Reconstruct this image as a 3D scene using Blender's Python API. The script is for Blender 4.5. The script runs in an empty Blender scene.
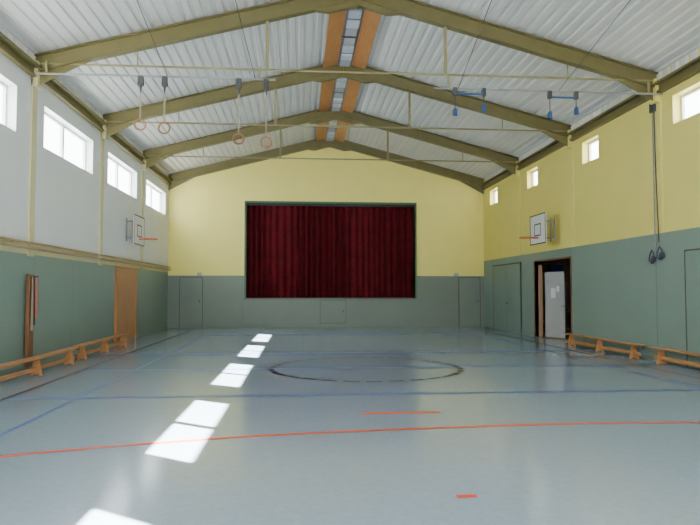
import bpy, math, random
from mathutils import Vector, Matrix
random.seed(4)
XL,XR,YR,YB=-5.2,7.55,-3.4,25.0
XC=(XL+XR)/2
EZ,SL=6.10,0.262           # ceiling height at the wall, roof slope
def roofz(x): return EZ+SL*((x-XL) if x<XC else (XR-x))
COL=bpy.context.scene.collection
# ------------------------------------------------------------ materials
MATS={}
def mat(name,c,rough=.6,var=.06,scale=6,metal=0,bump=0,spec=.5,c2=None,stretch=None):
    if name in MATS: return MATS[name]
    m=bpy.data.materials.new(name); m.use_nodes=True; nt=m.node_tree; N=nt.nodes; L=nt.links
    b=N['Principled BSDF']; b.inputs['Roughness'].default_value=rough; b.inputs['Metallic'].default_value=metal
    b.inputs['Specular IOR Level'].default_value=spec
    tc=N.new('ShaderNodeTexCoord'); mp=N.new('ShaderNodeMapping'); L.new(tc.outputs['Object'],mp.inputs[0])
    if stretch: mp.inputs['Scale'].default_value=stretch
    no=N.new('ShaderNodeTexNoise'); no.inputs['Scale'].default_value=scale; no.inputs['Detail'].default_value=5
    L.new(mp.outputs[0],no.inputs['Vector'])
    r=N.new('ShaderNodeValToRGB'); L.new(no.outputs['Fac'],r.inputs[0])
    if c2 is None: 
        ca=[max(0,x*(1-var)) for x in c]; cb=[min(1,x*(1+var)) for x in c]
    else: ca,cb=c,c2
    r.color_ramp.elements[0].position=.3; r.color_ramp.elements[1].position=.7
    r.color_ramp.elements[0].color=(*ca,1); r.color_ramp.elements[1].color=(*cb,1)
    L.new(r.outputs[0],b.inputs['Base Color'])
    if bump:
        bp=N.new('ShaderNodeBump'); bp.inputs['Strength'].default_value=bump; bp.inputs['Distance'].default_value=.02
        L.new(no.outputs['Fac'],bp.inputs['Height']); L.new(bp.outputs[0],b.inputs['Normal'])
    MATS[name]=m; return m
def wallmat(name,bands,axis=1,seam=2.1,rough=.45):
    """bands: list of (z_from,colour) painted bands by height, fine panel seams below the last band"""
    m=bpy.data.materials.new(name); m.use_nodes=True; nt=m.node_tree; N=nt.nodes; L=nt.links
    b=N['Principled BSDF']; b.inputs['Roughness'].default_value=rough; b.inputs['Specular IOR Level'].default_value=.4
    tc=N.new('ShaderNodeTexCoord'); sp=N.new('ShaderNodeSeparateXYZ'); L.new(tc.outputs['Object'],sp.inputs[0])
    mr=N.new('ShaderNodeMath'); mr.operation='DIVIDE'; mr.inputs[1].default_value=10; L.new(sp.outputs[2],mr.inputs[0])
    r=N.new('ShaderNodeValToRGB'); r.color_ramp.interpolation='CONSTANT'; L.new(mr.outputs[0],r.inputs[0])
    e=r.color_ramp.elements
    e[0].position=0; e[0].color=(*bands[0][1],1)
    e[1].position=bands[1][0]/10; e[1].color=(*bands[1][1],1)
    for z,c in bands[2:]:
        k=e.new(z/10); k.color=(*c,1)
    no=N.new('ShaderNodeTexNoise'); no.inputs['Scale'].default_value=1.3; no.inputs['Detail'].default_value=6
    L.new(tc.outputs['Object'],no.inputs['Vector'])
    mx=N.new('ShaderNodeMixRGB'); mx.blend_type='MULTIPLY'; mx.inputs[0].default_value=.10
    L.new(r.outputs[0],mx.inputs[1]); L.new(no.outputs['Fac'],mx.inputs[2])
    # panel seams in the lower boarding
    dv=N.new('ShaderNodeMath'); dv.operation='DIVIDE'; dv.inputs[1].default_value=seam; L.new(sp.outputs[axis],dv.inputs[0])
    fr=N.new('ShaderNodeMath'); fr.operation='FRACT'; L.new(dv.outputs[0],fr.inputs[0])
    lt=N.new('ShaderNodeMath'); lt.operation='LESS_THAN'; lt.inputs[1].default_value=.008; L.new(fr.outputs[0],lt.inputs[0])
    zl=N.new('ShaderNodeMath'); zl.operation='LESS_THAN'; zl.inputs[1].default_value=bands[1][0]; L.new(sp.outputs[2],zl.inputs[0])
    ml=N.new('ShaderNodeMath'); ml.operation='MULTIPLY'; L.new(lt.outputs[0],ml.inputs[0]); L.new(zl.outputs[0],ml.inputs[1])
    ms=N.new('ShaderNodeMath'); ms.operation='MULTIPLY'; ms.inputs[1].default_value=.4; L.new(ml.outputs[0],ms.inputs[0])
    m2=N.new('ShaderNodeMixRGB'); L.new(ms.outputs[0],m2.inputs[0]); L.new(mx.outputs[0],m2.inputs[1]); m2.inputs[2].default_value=(.05,.08,.07,1)
    L.new(m2.outputs[0],b.inputs['Base Color'])
    n2=N.new('ShaderNodeTexNoise'); n2.inputs['Scale'].default_value=60; L.new(tc.outputs['Object'],n2.inputs['Vector'])
    bp=N.new('ShaderNodeBump'); bp.inputs['Strength'].default_value=.1; bp.inputs['Distance'].default_value=.01
    L.new(n2.outputs['Fac'],bp.inputs['Height']); L.new(bp.outputs[0],b.inputs['Normal'])
    return m
YEL=(.85,.74,.20); GRN=(.225,.31,.26); WHT=(.83,.85,.84); GRB=(.205,.25,.215)
M_left=wallmat('paint_left',[(0,GRN),(2.15,(.66,.61,.34)),(2.42,WHT)],1)
M_right=wallmat('paint_right',[(0,GRN),(2.69,YEL)],1,4.2)
M_back=wallmat('paint_back',[(0,GRB),(2.04,(.98,.87,.25))],0,2.3)
M_stage=mat('stage_front_paint',(.19,.24,.205),.5,.03,1)
M_seam=mat('panel_seam',(.10,.13,.11),.6,.05,3)
M_olive=mat('olive_steel_paint',(.155,.132,.046),.45,.08,4)
M_olivel=mat('light_olive_paint',(.28,.25,.11),.5,.08,4)
M_cream=mat('cream_paint',(.64,.59,.33),.5,.05,3)
M_ceil=mat('white_corrugated_steel',(.70,.69,.665),.45,.04,.6)
M_wood=mat('orange_wood',(.43,.175,.055),.4,.0,5,c2=(.54,.235,.08),stretch=(6,.5,6))
M_ringwood=mat('ring_wood',(.36,.17,.07),.4,.05,5)
M_bench=mat('varnished_pine',(.46,.20,.065),.35,.0,5,c2=(.60,.29,.11),stretch=(6,.6,6))
M_dwood=mat('door_veneer',(.42,.19,.075),.4,.0,4,c2=(.52,.26,.11),stretch=(8,8,.6))
M_mwood=mat('mid_brown_wood',(.26,.13,.055),.5,.0,4,c2=(.34,.18,.08),stretch=(8,8,.6))
M_dkwood=mat('dark_wood',(.13,.065,.03),.45,.0,4,c2=(.21,.10,.05),stretch=(8,8,.6))
M_black=mat('black_rubber',(.02,.02,.022),.6,.1)
M_dgrey=mat('dark_grey_metal',(.06,.06,.065),.5,.1)
M_grey=mat('grey_metal',(.30,.31,.31),.4,.08)
M_lgrey=mat('fixture_grey',(.12,.125,.14),.35,.06)
M_white=mat('white_paint',(.80,.80,.78),.45,.03)
M_dimwhite=mat('greyed_white_paint',(.42,.43,.43),.45,.05)  # white paint toned down to a mid grey
M_frame=mat('white_window_frame',(.74,.75,.74),.4,.03)
M_red=mat('orange_red_paint',(.75,.13,.05),.4,.06)
M_blue=mat('blue_paint',(.02,.08,.24),.45,.08)
M_gdoor=mat('green_door_paint',(.20,.28,.235),.5,.04,2)
M_bdoor=mat('grey_green_door_paint',(.19,.232,.20),.5,.04,2)
M_sgreen=mat('stage_frame_green',(.05,.17,.065),.4,.06)
M_rope=mat('rope_fibre',(.35,.30,.22),.8,.1,60)
M_curt=mat('red_velvet',(.105,.003,.009),.75,.3,2.2,spec=.2)
M_dark=mat('dark_interior',(.05,.05,.048),.8,.1)
def floormat():
    m=bpy.data.materials.new('blue_grey_linoleum'); m.use_nodes=True; nt=m.node_tree; N=nt.nodes; L=nt.links
    b=N['Principled BSDF']; b.inputs['Specular IOR Level'].default_value=.75
    tc=N.new('ShaderNodeTexCoord')
    n1=N.new('ShaderNodeTexNoise'); n1.inputs['Scale'].default_value=18; n1.inputs['Detail'].default_value=9; n1.inputs['Distortion'].default_value=1.0
    L.new(tc.outputs['Object'],n1.inputs['Vector'])
    r=N.new('ShaderNodeValToRGB'); L.new(n1.outputs['Fac'],r.inputs[0])
    r.color_ramp.elements[0].position=.3; r.color_ramp.elements[1].position=.72
    r.color_ramp.elements[0].color=(.265,.345,.44,1); r.color_ramp.elements[1].color=(.305,.39,.49,1)
    L.new(r.outputs[0],b.inputs['Base Color'])
    b.inputs['Roughness'].default_value=.16
    return m
M_floor=floormat()
M_lred=mat('red_line_paint',(.85,.08,.015),.4,.06,spec=.3); M_lblue=mat('blue_line_paint',(.05,.12,.36),.5,.06,spec=.15); M_lblack=mat('black_line_paint',(.02,.022,.026),.5,.06,spec=.1)
def glassmat():
    m=bpy.data.materials.new('window_glass'); m.use_nodes=True; nt=m.node_tree; N=nt.nodes; L=nt.links
    N.remove(N['Principled BSDF']); o=N['Material Output']
    t=N.new('ShaderNodeBsdfTransparent'); t.inputs[0].default_value=(.96,.98,.97,1)
    g=N.new('ShaderNodeBsdfGlossy'); g.inputs['Roughness'].default_value=.02
    n=N.new('ShaderNodeTexNoise'); n.inputs['Scale'].default_value=2
    mr=N.new('ShaderNodeMapRange'); mr.inputs['To Min'].default_value=.04; mr.inputs['To Max'].default_value=.08; L.new(n.outputs['Fac'],mr.inputs[0])
    x=N.new('ShaderNodeMixShader'); L.new(mr.outputs[0],x.inputs[0]); L.new(t.outputs[0],x.inputs[1]); L.new(g.outputs[0],x.inputs[2]); L.new(x.outputs[0],o.inputs[0])
    return m
M_glass=glassmat()
# ------------------------------------------------------------ mesh builder
class MB:
    def __init__(s): s.v=[]; s.f=[]; s.m=[]; s.sm=[]; s.cur=0
    def add(s,vs,fs,smooth=False):
        o=len(s.v); s.v+= [tuple(v) for v in vs]
        for f in fs: s.f.append([i+o for i in f]); s.m.append(s.cur); s.sm.append(smooth)
        return s
    def box(s,a,b):
        x0,x1=sorted((a[0],b[0])); y0,y1=sorted((a[1],b[1])); z0,z1=sorted((a[2],b[2]))
        return s.add([(x0,y0,z0),(x1,y0,z0),(x1,y1,z0),(x0,y1,z0),(x0,y0,z1),(x1,y0,z1),(x1,y1,z1),(x0,y1,z1)],
          [(3,2,1,0),(4,5,6,7),(0,1,5,4),(1,2,6,5),(2,3,7,6),(3,0,4,7)])
    def prism(s,pts,axis,a,b):
        """2-D polygon extruded along an axis from a to b"""
        def P(p,t): 
            q=list(p); q.insert(axis,t); return tuple(q)
        n=len(pts)
        vs=[P(p,a) for p in pts]+[P(p,b) for p in pts]
        fs=[tuple(range(n))[::-1],tuple(range(n,2*n))]+[(i,(i+1)%n,(i+1)%n+n,i+n) for i in range(n)]
        return s.add(vs,fs)
    def cyl(s,p,q,r,n=12,r2=None):
        p,q=Vector(p),Vector(q); r2=r if r2 is None else r2
        d=(q-p).normalized(); u=d.orthogonal().normalized(); w=d.cross(u)
        vs=[p+(u*math.cos(2*math.pi*i/n)+w*math.sin(2*math.pi*i/n))*r for i in range(n)]+[q+(u*math.cos(2*math.pi*i/n)+w*math.sin(2*math.pi*i/n))*r2 for i in range(n)]
        s.add(vs,[(i,(i+1)%n,(i+1)%n+n,i+n) for i in range(n)],True)
        return s.add(vs,[tuple(range(n))[::-1],tuple(range(n,2*n))])
    def tube(s,pts,r,n=8):
        for a,b in zip(pts[:-1],pts[1:]): s.cyl(a,b,r,n)
        return s
    def torus(s,c,R,r,axis=2,n=32,k=8):
        vs=[];
        for i in range(n):
            A=2*math.pi*i/n
            for j in range(k):
                B=2*math.pi*j/k; rr=R+r*math.cos(B); p=[rr*math.cos(A),rr*math.sin(A)]; p.insert(axis,r*math.sin(B))
                vs.append((p[0]+c[0],p[1]+c[1],p[2]+c[2]))
        return s.add(vs,[(i*k+j,((i+1)%n)*k+j,((i+1)%n)*k+(j+1)%k,i*k+(j+1)%k) for i in range(n) for j in range(k)],True)
    def beam(s,p,q,w,h,fl=.025,web=.02):
        """I-beam from p to q in an x-z plane, w along y, h vertical"""
        p,q=Vector(p),Vector(q); U=Vector((0,0,1))
        def bx(p,q,yw,z0,z1):
            vs=[]
            for e in(p,q):
                for y,z in((-yw,z0),(yw,z0),(yw,z1),(-yw,z1)): vs.append((e.x,e.y+y,e.z+z))
            s.add(vs,[(0,1,2,3),(7,6,5,4),(0,4,5,1),(1,5,6,2),(2,6,7,3),(3,7,4,0)])
        bx(p,q,w/2,0,fl); bx(p,q,w/2,h-fl,h); bx(p,q,web/2,fl,h-fl); return s
    def obj(s,name,mats,parent=None,loc=(0,0,0),label=None,cat=None,kind=None,group=None,bevel=0):
        me=bpy.data.meshes.new(name); me.from_pydata(s.v,[],s.f); me.update()
        if not isinstance(mats,(list,tuple)): mats=[mats]
        for m in mats: me.materials.append(m)
        for p,mi,sm in zip(me.polygons,s.m,s.sm): p.material_index=mi; p.use_smooth=sm
        import bmesh
        b=bmesh.new(); b.from_mesh(me); bmesh.ops.recalc_face_normals(b,faces=b.faces) if not getattr(s,'keep',0) else None; b.to_mesh(me); b.free()
        o=bpy.data.objects.new(name,me); COL.objects.link(o); o.location=loc
        if parent: o.parent=parent
        tag(o,label,cat,kind,group)
        if bevel:
            md=o.modifiers.new('b','BEVEL'); md.width=bevel; md.segments=2; md.limit_method='ANGLE'
        return o
def tag(o,label=None,cat=None,kind=None,group=None):
    if label:o['label']=label
    if cat:o['category']=cat
    if kind:o['kind']=kind
    if group:o['group']=group
def empty(name,loc,label,cat,group=None,rz=0):
    o=bpy.data.objects.new(name,None); COL.objects.link(o); o.location=loc; o.rotation_euler[2]=rz; o.empty_display_size=.2
    tag(o,label,cat,None,group); return o
def clone(top,loc,rz=None,label=None):
    n=top.copy(); COL.objects.link(n); n.location=loc
    if rz is not None: n.rotation_euler[2]=rz
    if label: n['label']=label
    for c in list(top.children):
        k=c.copy(); COL.objects.link(k); k.parent=n
        for g in list(c.children):
            h=g.copy(); COL.objects.link(h); h.parent=k
    return n
S='structure'
# ------------------------------------------------------------ shell
def holed(a0,a1,z0,z1,holes):
    A=sorted({a0,a1,*[h[0] for h in holes],*[h[1] for h in holes]}); Z=sorted({z0,z1,*[h[2] for h in holes],*[h[3] for h in holes]})
    out=[]
    for i in range(len(A)-1):
        for j in range(len(Z)-1):
            ca,cz=(A[i]+A[i+1])/2,(Z[j]+Z[j+1])/2
            if not any(h[0]<ca<h[1] and h[2]<cz<h[3] for h in holes): out.append((A[i],A[i+1],Z[j],Z[j+1]))
    return out
T=.25
LW=[(12.94+4.215*k,15.92+4.215*k,4.40,5.25) for k in(-3,-2,-1,0,1,2)]
RW=[(11.0+4.06*k,11.9+4.06*k,4.87,5.45) for k in(-2,-1,0,1,2,3)]
DO=(16.78,19.45,0,2.40)
w=MB()
for a,b,c,d in holed(YR,YB+T,0,EZ,LW): w.box((XL-T,a,c),(XL,b,d))
w.obj('wall_left',M_left,kind=S,label='white plastered wall with green lower boarding')
w=MB()
for a,b,c,d in holed(YR,YB+T,0,EZ,RW+[DO]): w.box((XR,a,c),(XR+T,b,d))
w.obj('wall_right',M_right,kind=S,label='yellow painted wall with green lower boarding')
SX0,SX1,SZ0,SZ1=-2.15,4.68,1.14,5.0
w=MB()
for a,b,c,d in holed(XL,XR,0,EZ-.02,[(SX0,SX1,SZ0,SZ1)]): w.box((a,YB,c),(b,YB+T,d))
w.prism([(XL,EZ-.02),(XR,EZ-.02),(XR,EZ),(XC,roofz(XC)),(XL,EZ)],1,YB,YB+T)
w.obj('wall_back',M_back,kind=S,label='yellow gable wall with grey green lower boarding')
RH=(XL+1.8,XR-1.8,1.8,5.2)
w=MB()
for a,b,c,d in holed(XL,XR,0,EZ-.02,[RH]): w.box((a,YR-T,c),(b,YR,d))
w.prism([(XL,EZ-.02),(XR,EZ-.02),(XR,EZ),(XC,roofz(XC)),(XL,EZ)],1,YR-T,YR)
w.obj('wall_rear',M_back,kind=S,label='gable wall with a wide unseen opening added for daylight')
# unseen rear window, added and sized to set the daylight in the hall
w=MB()
for k in range(6):
    x=RH[0]+(RH[1]-RH[0]-.06)*k/5; w.box((x,YR-.14,RH[2]),(x+.06,YR-.06,RH[3]))
w.box((RH[0],YR-.14,RH[2]),(RH[1],YR-.06,RH[2]+.06)); w.box((RH[0],YR-.14,RH[3]-.06),(RH[1],YR-.06,RH[3]))
rw=w.obj('window_13',M_frame,kind=S,label='unseen wide window frame added for daylight')
# floor with court markings
fl=MB(); fl.keep=1
fl.add([(XL,YR,0),(XR,YR,0),(XR,YB,0),(XL,YB,0)],[(0,1,2,3)])
def line(pts,wd,slot,z,closed=False):
    fl.cur=slot; n=len(pts); L_=[];R_=[]
    for i,p in enumerate(pts):
        a=pts[i-1] if (i>0 or closed) else p; b=pts[(i+1)%n] if (i<n-1 or closed) else p
        dx,dy=b[0]-a[0],b[1]-a[1]; l=math.hypot(dx,dy); nx,ny=-dy/l*wd/2,dx/l*wd/2
        L_.append((p[0]+nx,p[1]+ny,z)); R_.append((p[0]-nx,p[1]-ny,z))
    m=n if closed else n-1
    fl.add(L_+R_,[(n+i,n+(i+1)%n,(i+1)%n,i) for i in range(m)])
def catmull(P,k=12):
    out=[]
    for i in range(len(P)-1):
        p0=P[max(i-1,0)];p1=P[i];p2=P[i+1];p3=P[min(i+2,len(P)-1)]
        for j in range(k):
            t=j/k; out.append(tuple(.5*(2*p1[c]+(p2[c]-p0[c])*t+(2*p0[c]-5*p1[c]+4*p2[c]-p3[c])*t*t+(3*p1[c]-p0[c]-3*p2[c]+p3[c])*t**3) for c in(0,1)))
    return out+[P[-1]]
line([(-3.07,2.9),(-3.07,20.9)],.045,2,.0020); line([(6.1,2.9),(6.1,20.9)],.06,2,.0020)
line([(XL+.1,8.95),(XR-.1,8.95)],.10,2,.0024); line([(XL+.1,14.9),(XR-.1,14.9)],.17,2,.0024); line([(-3.07,20.9),(6.1,20.9)],.2,2,.0024)
line([(-4.05,0),(-4.05,24.2)],.06,3,.0028); line([(6.75,0),(6.75,24.2)],.06,3,.0028)
line([(-4.05,11.95),(6.75,11.95)],.12,2,.0028)
N=30
for i in range(N):
    a0=2*math.pi*i/N; a1=2*math.pi*(i+.72)/N
    line([(1.27+1.8*math.cos(a0+(a1-a0)*j/4),11.95+1.8*math.sin(a0+(a1-a0)*j/4)) for j in range(5)],.11,3,.0040)
line(catmull([(-4.6,4.6),(-3.6,5.4),(-2.68,5.88),(-1.46,6.27),(-.4,6.5),(1.1,6.68),(2.9,6.80),(4.5,6.75),(6.0,6.5),(7.2,6.1)]),.065,1,.0038)
line([(.75,7.57),(1.72,7.57)],.09,1,.003); line([(1.14,4.5),(1.29,4.5)],.06,1,.003)
fl.obj('floor',[M_floor,M_lred,M_lblue,M_lblack],kind=S,label='blue grey linoleum sports floor with court lines')
# ceiling: real corrugated profile, ribs along the hall
c=MB()
def corr(x0,x1,per=.20,dep=.03):
    L=x1-x0; n=int(round(abs(L)/per)); st=L/n; P=[]
    for i in range(n):
        for f,d in((0,0),(.50,0),(.62,dep),(.88,dep)): P.append((x0+st*(i+f),d))
    P.append((x1,0)); return P
for x0,x1 in((XL-T,XC),(XR+T,XC)):
    P=corr(x0,x1); n=len(P)
    for (y) in(YR-T,YB+T): c.v+=[(x,y,(EZ+SL*((x-XL) if x0<XC else (XR-x)))+d) for x,d in P]
    o=len(c.v)-2*n
    for i in range(n-1): c.f.append([o+i,o+i+1,o+n+i+1,o+n+i]); c.m.append(0); c.sm.append(False)
c.obj('ceiling',M_ceil,kind=S,label='white corrugated steel roof deck seen from below')
# baseboards
MB().box((XL,YR,0),(XL+.02,YB,.1)).obj('baseboard_left',M_gdoor,kind=S,label='green skirting strip')
w=MB(); w.box((XR-.02,YR,0),(XR,DO[0]-.1,.1)); w.box((XR-.02,DO[1]+.1,0),(XR,YB,.1)); w.obj('baseboard_right',M_gdoor,kind=S,label='green skirting strip')
MB().box((XL,YB-.02,0),(XR,YB,.1)).obj('baseboard_back',M_stage,kind=S,label='grey skirting strip')
# ------------------------------------------------------------ windows
wn=0
for side,W in((-1,LW),(1,RW)):
    for (a,b,z0,z1) in W:
        wn+=1; f=MB(); xi=(XL if side<0 else XR)+side*(T-.08); xo=xi+side*.06; t=.055
        f.box((xi,a,z0),(xo,b,z0+t)); f.box((xi,a,z1-t),(xo,b,z1)); f.box((xi,a,z0+t),(xo,a+t,z1-t)); f.box((xi,b-t,z0+t),(xo,b,z1-t))
        if side<0: m_=(a+b)/2; f.box((xi,m_-.05,z0+t),(xo,m_+.05,z1-t))
        wo=f.obj('window_%d'%wn,M_frame,kind=S,label='high window with white frame and %s'%('two panes' if side<0 else 'one pane'))
        g=MB(); g.box((xi+side*.025,a+t,z0+t),(xi+side*.032,b-t,z1-t)); g.obj('glass',M_glass,parent=wo)
# ------------------------------------------------------------ steel frames
FY=[-.25,3.95,8.17,12.4,16.6,20.8,24.9]
tn=0
def trim(mb,m,label,bevel=0):
    global tn; tn+=1
    return mb.obj('trim_%d'%tn,m,kind=S,label=label,bevel=bevel)
H=.33
for k,y in enumerate(FY):
    f=MB()
    for xa in(XL,XR):
        f.beam((xa,y,roofz(xa)-H-.03),(XC,y,roofz(XC)-H-.03),.17,H)
        s=1 if xa==XL else -1
        # eave haunch and ridge haunch
        f.prism([(xa,roofz(xa)-H-.03),(xa+s*1.1,roofz(xa+s*1.1)-H-.03),(xa,roofz(xa)-H-.33)],1,y-.012,y+.012)
        f.prism([(XC,roofz(XC)-H-.03),(XC-s*.9,roofz(XC-s*.9)-H-.03),(XC-s*.6,roofz(XC-s*.9)-H-.06),(XC,roofz(XC)-H-.14)],1,y-.06,y+.06)
    f.box((XC-.02,y-.09,roofz(XC)-H-.16),(XC+.02,y+.09,roofz(XC)-.06))
    trim(f,M_olive,'olive painted steel portal rafter of the roof')
    if k<6:
        f=MB()
        f.cyl((XL,y,5.93),(XR,y,5.93),.022,8)
        for dx in(-1.85,1.8): f.box((XC+dx-.03,y-.02,5.93),(XC+dx+.03,y+.02,roofz(XC+dx)-H+.02))
        for dx in(-4.4,4.4): f.cyl((XC+dx,y,5.93),(XC+dx,y,roofz(XC+dx)-H+.02),.012,6)
        trim(f,M_olivel,'steel tie rod with hangers under the rafter')
        for side in(-1,1):
            f=MB(); x=XL if side<0 else XR
            f.box((x,y-.11,0 if side>0 else 2.15),(x-side*.035,y+.11,5.75)) if side<0 else f.box((x,y-.1,2.69),(x-.02,y+.1,5.7))
            f.box((x,y-.11,5.45),(x-side*.12,y+.11,5.95))
            trim(f,M_cream if side<0 else mat('yellow_column_paint',(.82,.71,.21),.5,.04,3),'painted column strip on the wall')
# eave beams + corrugated closing strip
for side in(-1,1):
    x=XL if side<0 else XR
    f=MB(); f.box((x,YR,5.62),(x-side*.10,YB,5.68)); f.box((x,YR,5.68),(x-side*.05,YB,5.80)); f.box((x,YR,5.80),(x-side*.16,YB,5.85))
    trim(f,M_olive,'olive steel eave beam along the wall top')
    f=MB()
    for i in range(95):
        y=YR+i*.295; f.prism([(x,y),(x-side*.0,y+.26),(x-side*.035,y+.2),(x-side*.035,y+.06)],2,5.85,6.08)
    trim(f,M_ceil,'white corrugated closing strip under the eaves')
# ridge boards and light fixtures
zR=roofz(XC)-.20
M_opal=mat('opal_cover',(.60,.65,.72),.25,.03)
for k in range(6):
    y0,y1=FY[k]+.12,FY[k+1]-.12
    for s in(-1,1):
        f=MB(); f.prism([(XC+s*.19,zR),(XC+s*.57,zR-.09),(XC+s*.57,zR-.06),(XC+s*.19,zR+.03)],1,y0,y1)
        trim(f,M_wood,'orange wooden board along the ridge')
    if k>=2:
        for j in range(2):
            a=y0+.02+j*2.0; e=empty('ceiling_light',(XC,a+.98,zR),'long grey strip light recessed between ridge boards','ceiling light','strip lights along the ridge')
            b=MB(); b.box((-.19,-.97,-.02),(.19,.97,.16)); b.obj('housing',M_lgrey,e)
            for t0,t1 in((-.44,-.08),(.08,.44)):
                b=MB(); b.box((-.14,t0,-.06),(.14,t1,-.02)); b.obj('diffuser',M_opal,e)
            for t0 in(-.90,.52):
                b=MB(); P=[]
                for q in range(8): P+=[(t0+q*.05,-.02),(t0+q*.05+.02,-.055)]
                P+=[(t0+.38,-.018)]
                b.prism(P+[(t0,-.015)],0,-.13,.13); b.obj('grille',M_grey,e)
# ------------------------------------------------------------ stage
f=MB(); d=.07
f.box((SX0-d,YB-.05,SZ0-.04),(SX0,YB+.25,SZ1+d)); f.box((SX1,YB-.05,SZ0-.04),(SX1+d,YB+.25,SZ1+d)); f.box((SX0,YB-.05,SZ1),(SX1,YB+.25,SZ1+d))
trim(f,M_sgreen,'dark green frame around the stage opening',.005)
f=MB(); f.box((SX0-.02,YB-.06,.1),(.80,YB,SZ0)); f.box((1.86,YB-.06,.1),(SX1+.1,YB,SZ0)); f.box((.80,YB-.06,SZ0-.05),(1.86,YB,SZ0)); f.box((.80,YB-.06,.1),(1.86,YB,.16))
trim(f,M_stage,'grey green panelled stage front')
f=MB(); f.box((SX0-.02,YB-.10,SZ0-.02),(SX1+.1,YB+.3,SZ0+.03)); trim(f,mat('stage_edge',(.14,.18,.14),.4),'wooden edge of the stage floor')
f=MB(); f.box((SX0-1,YB+.26,SZ0-.1),(SX1+1,YB+3,SZ0)); f.box((SX0-1,YB+3,SZ0-.1),(SX1+1,YB+3.1,5.6)); f.box((SX0-1,YB+.26,5.5),(SX1+1,YB+3,5.6)); f.box((SX0-1.1,YB+.26,1),(SX0-1,YB+3,5.6)); f.box((SX1+1,YB+.26,1),(SX1+1.1,YB+3,5.6))
f.obj('wall_stage',M_dark,kind=S,label='dark stage room behind the curtain')
f=MB(); f.box((.825,YB-.058,.185),(1.835,YB-.015,SZ0-.07)); hd=f.obj('door_1',M_stage,kind=S,label='grey green hatch in the stage front')
MB().box((1.72,YB-.07,.6),(1.75,YB-.058,.70)).obj('handle',M_dgrey,hd)
MB().box((.80,YB-.05,.16),(1.86,YB-.045,SZ0-.05)).obj('hatch_gap',M_seam,hd)
def drape(x0,x1,seed):
    b=MB(); n=520; rows=14; rnd=random.Random(seed); ph=[rnd.uniform(0,6) for _ in range(4)]
    vs=[]
    for j in range(rows+1):
        t=j/rows; z=SZ0+.06+(SZ1-.02-SZ0-.06)*t
        for i in range(n+1):
            s=i/n; x=x0+(x1-x0)*s
            g=s*(x1-x0)
            amp=.13*(1-.35*t)*(.75+.35*math.sin(g*2.3+ph[3]))
            y=amp*math.sin(g*2*math.pi/.25+1.5*math.sin(g*3.1+ph[0])+.15*math.sin(t*3+ph[1]))+.03*math.sin(g*7.3+ph[2]+t*1.1)
            vs.append((x,y+YB+.20,z))
    b.add(vs,[(j*(n+1)+i,j*(n+1)+i+1,(j+1)*(n+1)+i+1,(j+1)*(n+1)+i) for j in range(rows) for i in range(n)],True)
    return b
for i,(x0,x1) in enumerate(((SX0+.01,1.26),(1.265,SX1-.01))):
    e=empty('stage_curtain',((x0+x1)/2,YB+.20,SZ1),'closed pleated dark red velvet stage curtain','curtain','stage curtains')
    b=drape(x0,x1,i); b.v=[(x-(x0+x1)/2,y-YB-.20,z-SZ1) for x,y,z in b.v]; b.obj('drape',M_curt,e)
    MB().box((x0-(x0+x1)/2,-.03,-.03),((x1-x0)/2,.03,0)).obj('curtain_rail',M_dgrey,e)
e=empty('curtain_valance',(XC,YB+.01,SZ1-.06),'narrow black valance above the stage curtain','valance')
MB().box((SX0-XC,-.01,-.05),(SX1-XC,.01,.06)).obj('fabric_band',M_black,e)
# ------------------------------------------------------------ doors
dn=1
def flushdoor_back(x0,x1,z1):
    global dn; dn+=1
    f=MB(); f.box((x0,YB-.035,.02),(x1,YB-.005,z1)); o=f.obj('door_%d'%dn,M_bdoor,kind=S,label='flush grey green door in the boarding',bevel=.004)
    g=MB(); t=.025
    g.box((x0-t,YB-.03,0),(x0-.003,YB-.002,z1+t)); g.box((x1+.003,YB-.03,0),(x1+t,YB-.002,z1+t)); g.box((x0,YB-.03,z1+.003),(x1,YB-.002,z1+t)); g.obj('door_frame',M_dgrey,o)
    MB().box((x1-.1,YB-.07,1.0),(x1-.07,YB-.035,1.1)).obj('handle',M_dgrey,o)
flushdoor_back(-4.72,-3.86,1.99); flushdoor_back(6.5,7.36,1.99)
# green equipment room gate on right wall
dn+=1; f=MB()
for a,b in((20.72,22.18),(22.2,23.66)): f.box((XR-.04,a,.03),(XR-.005,b,2.4))
o=f.obj('door_%d'%dn,M_gdoor,kind=S,label='wide green equipment room gate',bevel=.004)
g=MB(); g.box((XR-.035,20.66,0),(XR-.002,20.71,2.46)); g.box((XR-.035,23.67,0),(XR-.002,23.72,2.46)); g.box((XR-.035,20.66,2.41),(XR-.002,23.72,2.46)); g.obj('door_frame',M_dgrey,o)
MB().box((XR-.07,22.0,1.0),(XR-.04,22.1,1.06)).obj('handle',M_dgrey,o)
dn+=1; f=MB(); f.box((XR-.03,10.35,.03),(XR-.004,11.56,2.25)); o=f.obj('door_%d'%dn,M_gdoor,kind=S,label='flush green door in the boarding')
g=MB(); g.box((XR-.028,11.57,0),(XR-.002,11.60,2.29)); g.box((XR-.028,10.31,0),(XR-.002,10.34,2.29)); g.box((XR-.028,10.31,2.26),(XR-.002,11.6,2.29)); g.obj('door_frame',M_dgrey,o)
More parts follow.
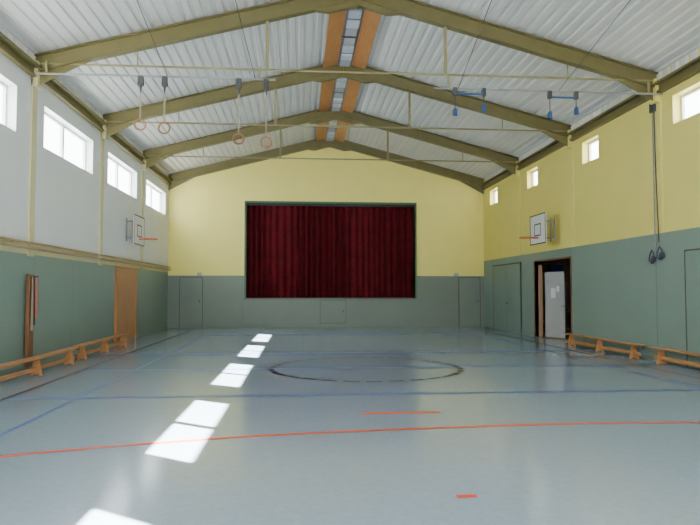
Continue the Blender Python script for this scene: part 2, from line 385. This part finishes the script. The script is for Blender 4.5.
# open doorway + equipment room
f=MB(); a,b,_,zt=DO
f.box((XR-.02,a-.05,0),(XR+T+.02,a,zt+.05)); f.box((XR-.02,b,0),(XR+T+.02,b+.05,zt+.05)); f.box((XR-.02,a,zt),(XR+T+.02,b,zt+.05))
trim(f,M_dkwood,'dark wooden lining of the open doorway',.004)
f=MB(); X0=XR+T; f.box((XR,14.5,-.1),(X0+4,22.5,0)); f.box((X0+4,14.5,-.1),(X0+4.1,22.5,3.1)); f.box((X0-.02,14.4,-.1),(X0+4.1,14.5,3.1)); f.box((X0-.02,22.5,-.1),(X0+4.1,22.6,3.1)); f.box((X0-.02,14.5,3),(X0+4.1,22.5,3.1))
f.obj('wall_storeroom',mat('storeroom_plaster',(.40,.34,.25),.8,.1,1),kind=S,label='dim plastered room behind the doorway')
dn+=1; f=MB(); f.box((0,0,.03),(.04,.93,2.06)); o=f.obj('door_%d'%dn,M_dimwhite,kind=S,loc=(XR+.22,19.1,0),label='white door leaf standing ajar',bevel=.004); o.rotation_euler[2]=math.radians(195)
MB().box((.04,.8,1.0),(.09,.9,1.03)).obj('handle',M_grey,o)
MB().box((.04,.30,1.25),(.043,.52,1.56)).box((.04,.56,1.45),(.043,.70,1.62)).obj('notice_sheets',M_white,o)
dn+=1; f=MB(); f.box((0,-.13,.03),(.045,0,2.3)); o=f.obj('door_%d'%dn,M_mwood,kind=S,loc=(XR+.10,DO[1]-.03,0),label='brown wooden door leaf folded open',bevel=.004); o.rotation_euler[2]=math.radians(60)
# storeroom shelf rack with panels
e=empty('storage_shelf',(XR+1.6,20.9,0),'dark wooden shelf rack in the dim storeroom','shelf')
for x in(-.7,.7): MB().box((x-.02,-.25,0),(x+.02,.25,2.1)).obj('side_panel',M_mwood,e)
for z in(.15,.7,1.25,1.8,2.08): MB().box((-.68,-.25,z),(.68,.25,z+.025)).obj('shelf_board',M_dwood,e)
e=empty('storage_box',(XR+1.3,20.9,2.107),'blue plastic box with pale lid on wooden shelf','box')
MB().prism([(-.2,0),(.2,0),(.24,.26),(-.24,.26)],1,-.15,.15).obj('body',M_blue,e,bevel=.01)
MB().box((-.26,-.17,.26),(.26,.17,.29)).obj('lid',M_dimwhite,e,bevel=.005)
# wooden door left
dn+=1; f=MB(); f.box((XL+.01,18.05,.02),(XL+.05,19.02,2.08)); f.box((XL+.01,19.04,.02),(XL+.05,20.0,2.08)); o=f.obj('door_%d'%dn,M_dwood,kind=S,label='double leaf door with orange brown veneer',bevel=.004)
g=MB(); g.box((XL,17.95,0),(XL+.07,18.04,2.17)); g.box((XL,20.01,0),(XL+.07,20.1,2.17)); g.box((XL,18.04,2.09),(XL+.07,20.01,2.17)); g.obj('door_frame',M_wood,o)
MB().cyl((XL+.05,18.95,1.05),(XL+.11,18.95,1.05),.012).cyl((XL+.11,18.96,1.05),(XL+.11,18.82,1.05),.012).obj('handle',M_grey,o)
# ------------------------------------------------------------ pipes on left wall
for z,r in((2.30,.03),(2.40,.022)):
    f=MB(); f.cyl((XL+.08,YR+.1,z),(XL+.08,YB-.05,z),r,10)
    for i in range(14): f.box((XL,YR+1+i*2,z-.02),(XL+.08,YR+1.03+i*2,z+.02))
    trim(f,mat('beige_pipe_paint',(.42,.30,.16),.4,.06),'beige heating pipe running along the wall')
# ------------------------------------------------------------ benches
def bench(loc,label,L=3.7):
    e=empty('gym_bench',loc,label,'bench','long gym benches by the walls')
    b=MB(); b.box((-.115,-L/2,.305),(.115,L/2,.33)); b.obj('seat',M_bench,e,bevel=.006)
    b=MB(); b.box((-.02,-L/2+.05,.09),(.02,L/2-.05,.16)); b.obj('lower_beam',M_bench,e,bevel=.005)
    for y in(-L/2+.3,0,L/2-.3):
        b=MB(); b.prism([(-.105,0),(-.06,0),(-.045,.03),(.045,.03),(.06,0),(.105,0),(.05,.305),(-.05,.305)],1,y-.018,y+.018)
        b.obj('leg',M_bench,e,bevel=.004)
    b=MB(); b.box((-.05,-L/2-.03,.25),(.05,-L/2+.02,.305)); b.obj('hanging_hook',M_dgrey,e)
    return e
b0=bench((-4.60,11.35,0),'long pine gym bench beside the green wall')
clone(b0,(-4.66,15.35,0),label='long pine gym bench standing near the wooden door')
clone(b0,(7.26,14.6,0),label='long pine gym bench beside the open doorway')
clone(b0,(7.28,10.5,0),label='long pine gym bench below the flush green door')
# ------------------------------------------------------------ basketball goals
def goal(loc,rz,label,D=.46):
    e=empty('basketball_hoop',loc,label,'basketball hoop','wall basketball hoops',rz)
    b=MB(); b.box((0,-.6,-.2),(.03,.6,.7)); b.obj('backboard',M_white,e,bevel=.004)
    b=MB(); t=.035
    for (y0,y1,z0,z1) in((-.6,.6,-.2,.7),(-.25,.25,.05,.42)):
        b.box((.031,y0,z0),(.035,y1,z0+t)); b.box((.031,y0,z1-t),(.035,y1,z1)); b.box((.031,y0,z0),(.035,y0+t,z1)); b.box((.031,y1-t,z0),(.035,y1,z1))
    b.obj('backboard_marking',M_black,e)
    b=MB(); b.torus((.35,0,0),.225,.014); b.box((.03,-.06,-.03),(.14,.06,.01)); b.obj('rim',M_red,e)
    b=MB()
    w_=.4 if D<.4 else .16
    for y in(-w_,w_):
        for z in(.0,.5): b.cyl((0,y,z),(-D+.02,y*.9,z),.016,8)
        b.box((-D,y*.9-.03,-.1),(-D+.03,y*.9+.03,.6))
    b.box((-.03,-.5,.05),(0,.5,.09)); b.box((-.03,-.5,.45),(0,.5,.49)); b.obj('mounting_frame',M_grey,e)
    return e
goal((XL+.27,19.35,3.06),0,'white basketball backboard with orange rim on white wall',.27)
goal((XR-.45,17.95,3.06),math.pi,'white basketball backboard with orange rim above open doorway',.45)
# ------------------------------------------------------------ overhead apparatus at the first visible frame
Y1=12.25
def bar(x0,x1,z,y,label,r=.019):
    e=empty('apparatus_beam',((x0+x1)/2,y,z),label,'steel beam','overhead apparatus beams')
    h=(x1-x0)/2
    MB().cyl((-h,0,0),(h,0,0),r,10).obj('tube',M_grey,e)
    for x in(-h+.3,h-.3):
        MB().box((x-.02,-.02,0),(x+.02,.02,.25)).obj('hanger',M_olivel,e)
    return e
bar(XL+.0,-.5,5.68,Y1,'grey steel tube carrying two pairs of gymnastic rings')
bar(2.7,XR-.0,5.60,Y1,'grey steel tube carrying blue apparatus hoists')
def rings(loc,sp,drop,label):
    e=empty('gymnastic_rings',loc,label,'gymnastic rings','gymnastic rings')
    for s in(-1,1):
        MB().box((s*sp/2-.05,-.04,-.13),(s*sp/2+.05,.04,.06)).cyl((s*sp/2,-.05,-.08),(s*sp/2,.05,-.08),.055,14).cyl((s*sp/2,0,-.12),(s*sp/2,0,-.26),.03,8,.012).obj('pulley',M_dgrey,e)
        dr=drop+(.06 if s>0 else 0)
        MB().box((s*sp/2-.015,-.004,-.08),(s*sp/2+.015,.004,-dr+.19)).obj('strap',M_rope,e)
        MB().torus((s*sp/2,0,-dr+.1),.105,.017,axis=1,n=28).obj('ring',M_ringwood,e)
    return e
rings((-2.89,Y1,5.62),.46,1.00,'pair of wooden gymnastic rings hanging from pulleys')
rings((-.95,Y1,5.62),.54,1.24,'pair of wooden gymnastic rings hanging from pulleys')
def hoist(loc,w,label):
    e=empty('trapeze_hoist',loc,label,'apparatus hoist','blue apparatus hoists')
    MB().box((-w/2-.03,-.02,-.045),(w/2+.03,.02,-.01)).obj('crossbar',M_blue,e,bevel=.005)
    for s,dd in((-1,.40),(1,.30)):
        MB().cyl((s*w/2,0,-.05),(s*w/2,0,-dd+.1),.009,6).obj('rope',M_dgrey,e)
        MB().prism([(s*w/2-.045,-dd-.08),(s*w/2+.045,-dd-.08),(s*w/2+.035,-dd+.05),(s*w/2,-dd+.10),(s*w/2-.035,-dd+.05)],1,-.03,.03).obj('hook_block',M_blue,e,bevel=.006)
        MB().box((s*w/2-.04,-.035,-.06),(s*w/2+.04,.035,.10)).obj('clamp',M_dgrey,e)
    return e
hoist((3.43,Y1,5.52),.60,'blue crossbar with two hook blocks hanging on ropes')
hoist((5.40,Y1,5.50),.56,'blue crossbar with two hook blocks hanging on ropes')
for (x0,y0,z0,x1,y1) in((-2.6,12.25,5.68,-2.75,8.4),(-.9,12.25,5.68,-1.3,9.6),(3.2,12.25,5.6,3.3,8.4),(5.3,12.25,5.6,5.5,8.4)):
    e=empty('suspension_cable',(x0,y0,z0),'thin steel cable running up to the roof deck','cable','overhead cables')
    MB().cyl((0,0,0),(x1-x0,y1-y0,roofz(x1)-z0-.012),.007,6).obj('wire',M_dgrey,e)
# wall winch cords on the right wall
e=empty('hoist_cord',(XR,12.55,0),'grey conduit with cords and hooks hanging on yellow wall','pull cord')
MB().box((-.07,-.10,5.30),(-.0,.08,5.5)).obj('junction_box',M_dgrey,e)
MB().cyl((-.03,.03,5.4),(-.03,.03,2.2),.014,8).obj('conduit',M_grey,e)
MB().tube([(-.05,-.06,5.4),(-.06,-.10,4),(-.06,-.16,2.5)],.012).obj('cord',M_dgrey,e)
for y,zz in((-.20,2.10),(.10,2.04)):
    P=[(-.05,y+.03,zz+.30),(-.07,y-.08,zz+.22),(-.08,y-.09,zz+.10),(-.08,y,zz+.03),(-.08,y+.09,zz+.10),(-.07,y+.07,zz+.22),(-.05,y+.03,zz+.32)]
    MB().tube(P,.013).obj('cord_loop',mat('blue_black_cord',(.03,.04,.08),.6,.1),e)
    MB().cyl((-.06,y-.03,zz+.12),(-.02,y-.03,zz+.12),.07,14).cyl((-.06,y,zz+.02),(-.06,y,zz+.14),.03,10).obj('pulley',M_dgrey,e)
# climbing pole / rack on the left wall
e=empty('wall_rack',(XL,12.3,0),'tall dark wooden post with hanging ropes on green wall','rack')
MB().box((.035,-.11,.05),(.10,.11,1.80)).obj('post',mat('brown_post',(.20,.09,.035),.5,.15,5),e,bevel=.005)
for i in range(3): MB().cyl((.10,-.08+.08*i,1.74),(.18,-.08+.08*i,1.76),.012,8).obj('peg',M_dgrey,e)
for i in range(3):
    y=-.08+.08*i; MB().tube([(.14,y,1.76),(.15,y-.03,1.3),(.14,y-.02,.75+.12*i),(.15,y+.02,.72+.12*i),(.14,y+.03,1.3),(.14,y,1.76)],.012,6).obj('skipping_rope',(M_rope,M_black,M_red)[i],e)
# small items
for x in(-3.98,6.38):
    e=empty('wall_sign',(x,YB,2.13),'small white notice sign on the stage wall','sign','small wall signs')
    MB().box((-.09,-.015,-.06),(.09,0,.06)).obj('plate',M_dimwhite,e)
# ------------------------------------------------------------ light
wd=bpy.data.worlds.new('sky'); bpy.context.scene.world=wd; wd.use_nodes=True
bg=wd.node_tree.nodes['Background']; bg.inputs[0].default_value=(.95,.975,1,1); bg.inputs[1].default_value=15.5
sd=Vector((3.8,-2.82,-4.4)).normalized()
s=bpy.data.lights.new('sun','SUN'); s.energy=240; s.angle=.009; s.color=(1,.96,.88)
so=bpy.data.objects.new('sun',s); COL.objects.link(so); so.rotation_euler=sd.to_track_quat('-Z','Y').to_euler(); so.location=(-20,20,20)
# ------------------------------------------------------------ camera
f=620.; al=math.atan(27.5/f); th=math.atan(50/f)
Fv=Vector((math.sin(th)*math.cos(al),math.cos(th)*math.cos(al),math.sin(al)))
cam=bpy.data.cameras.new('camera'); cam.sensor_width=36; cam.lens=36*f/700; cam.clip_end=200
co=bpy.data.objects.new('camera',cam); COL.objects.link(co); co.location=(0,0,1.5); co.rotation_euler=Fv.to_track_quat('-Z','Y').to_euler()
bpy.context.scene.camera=co
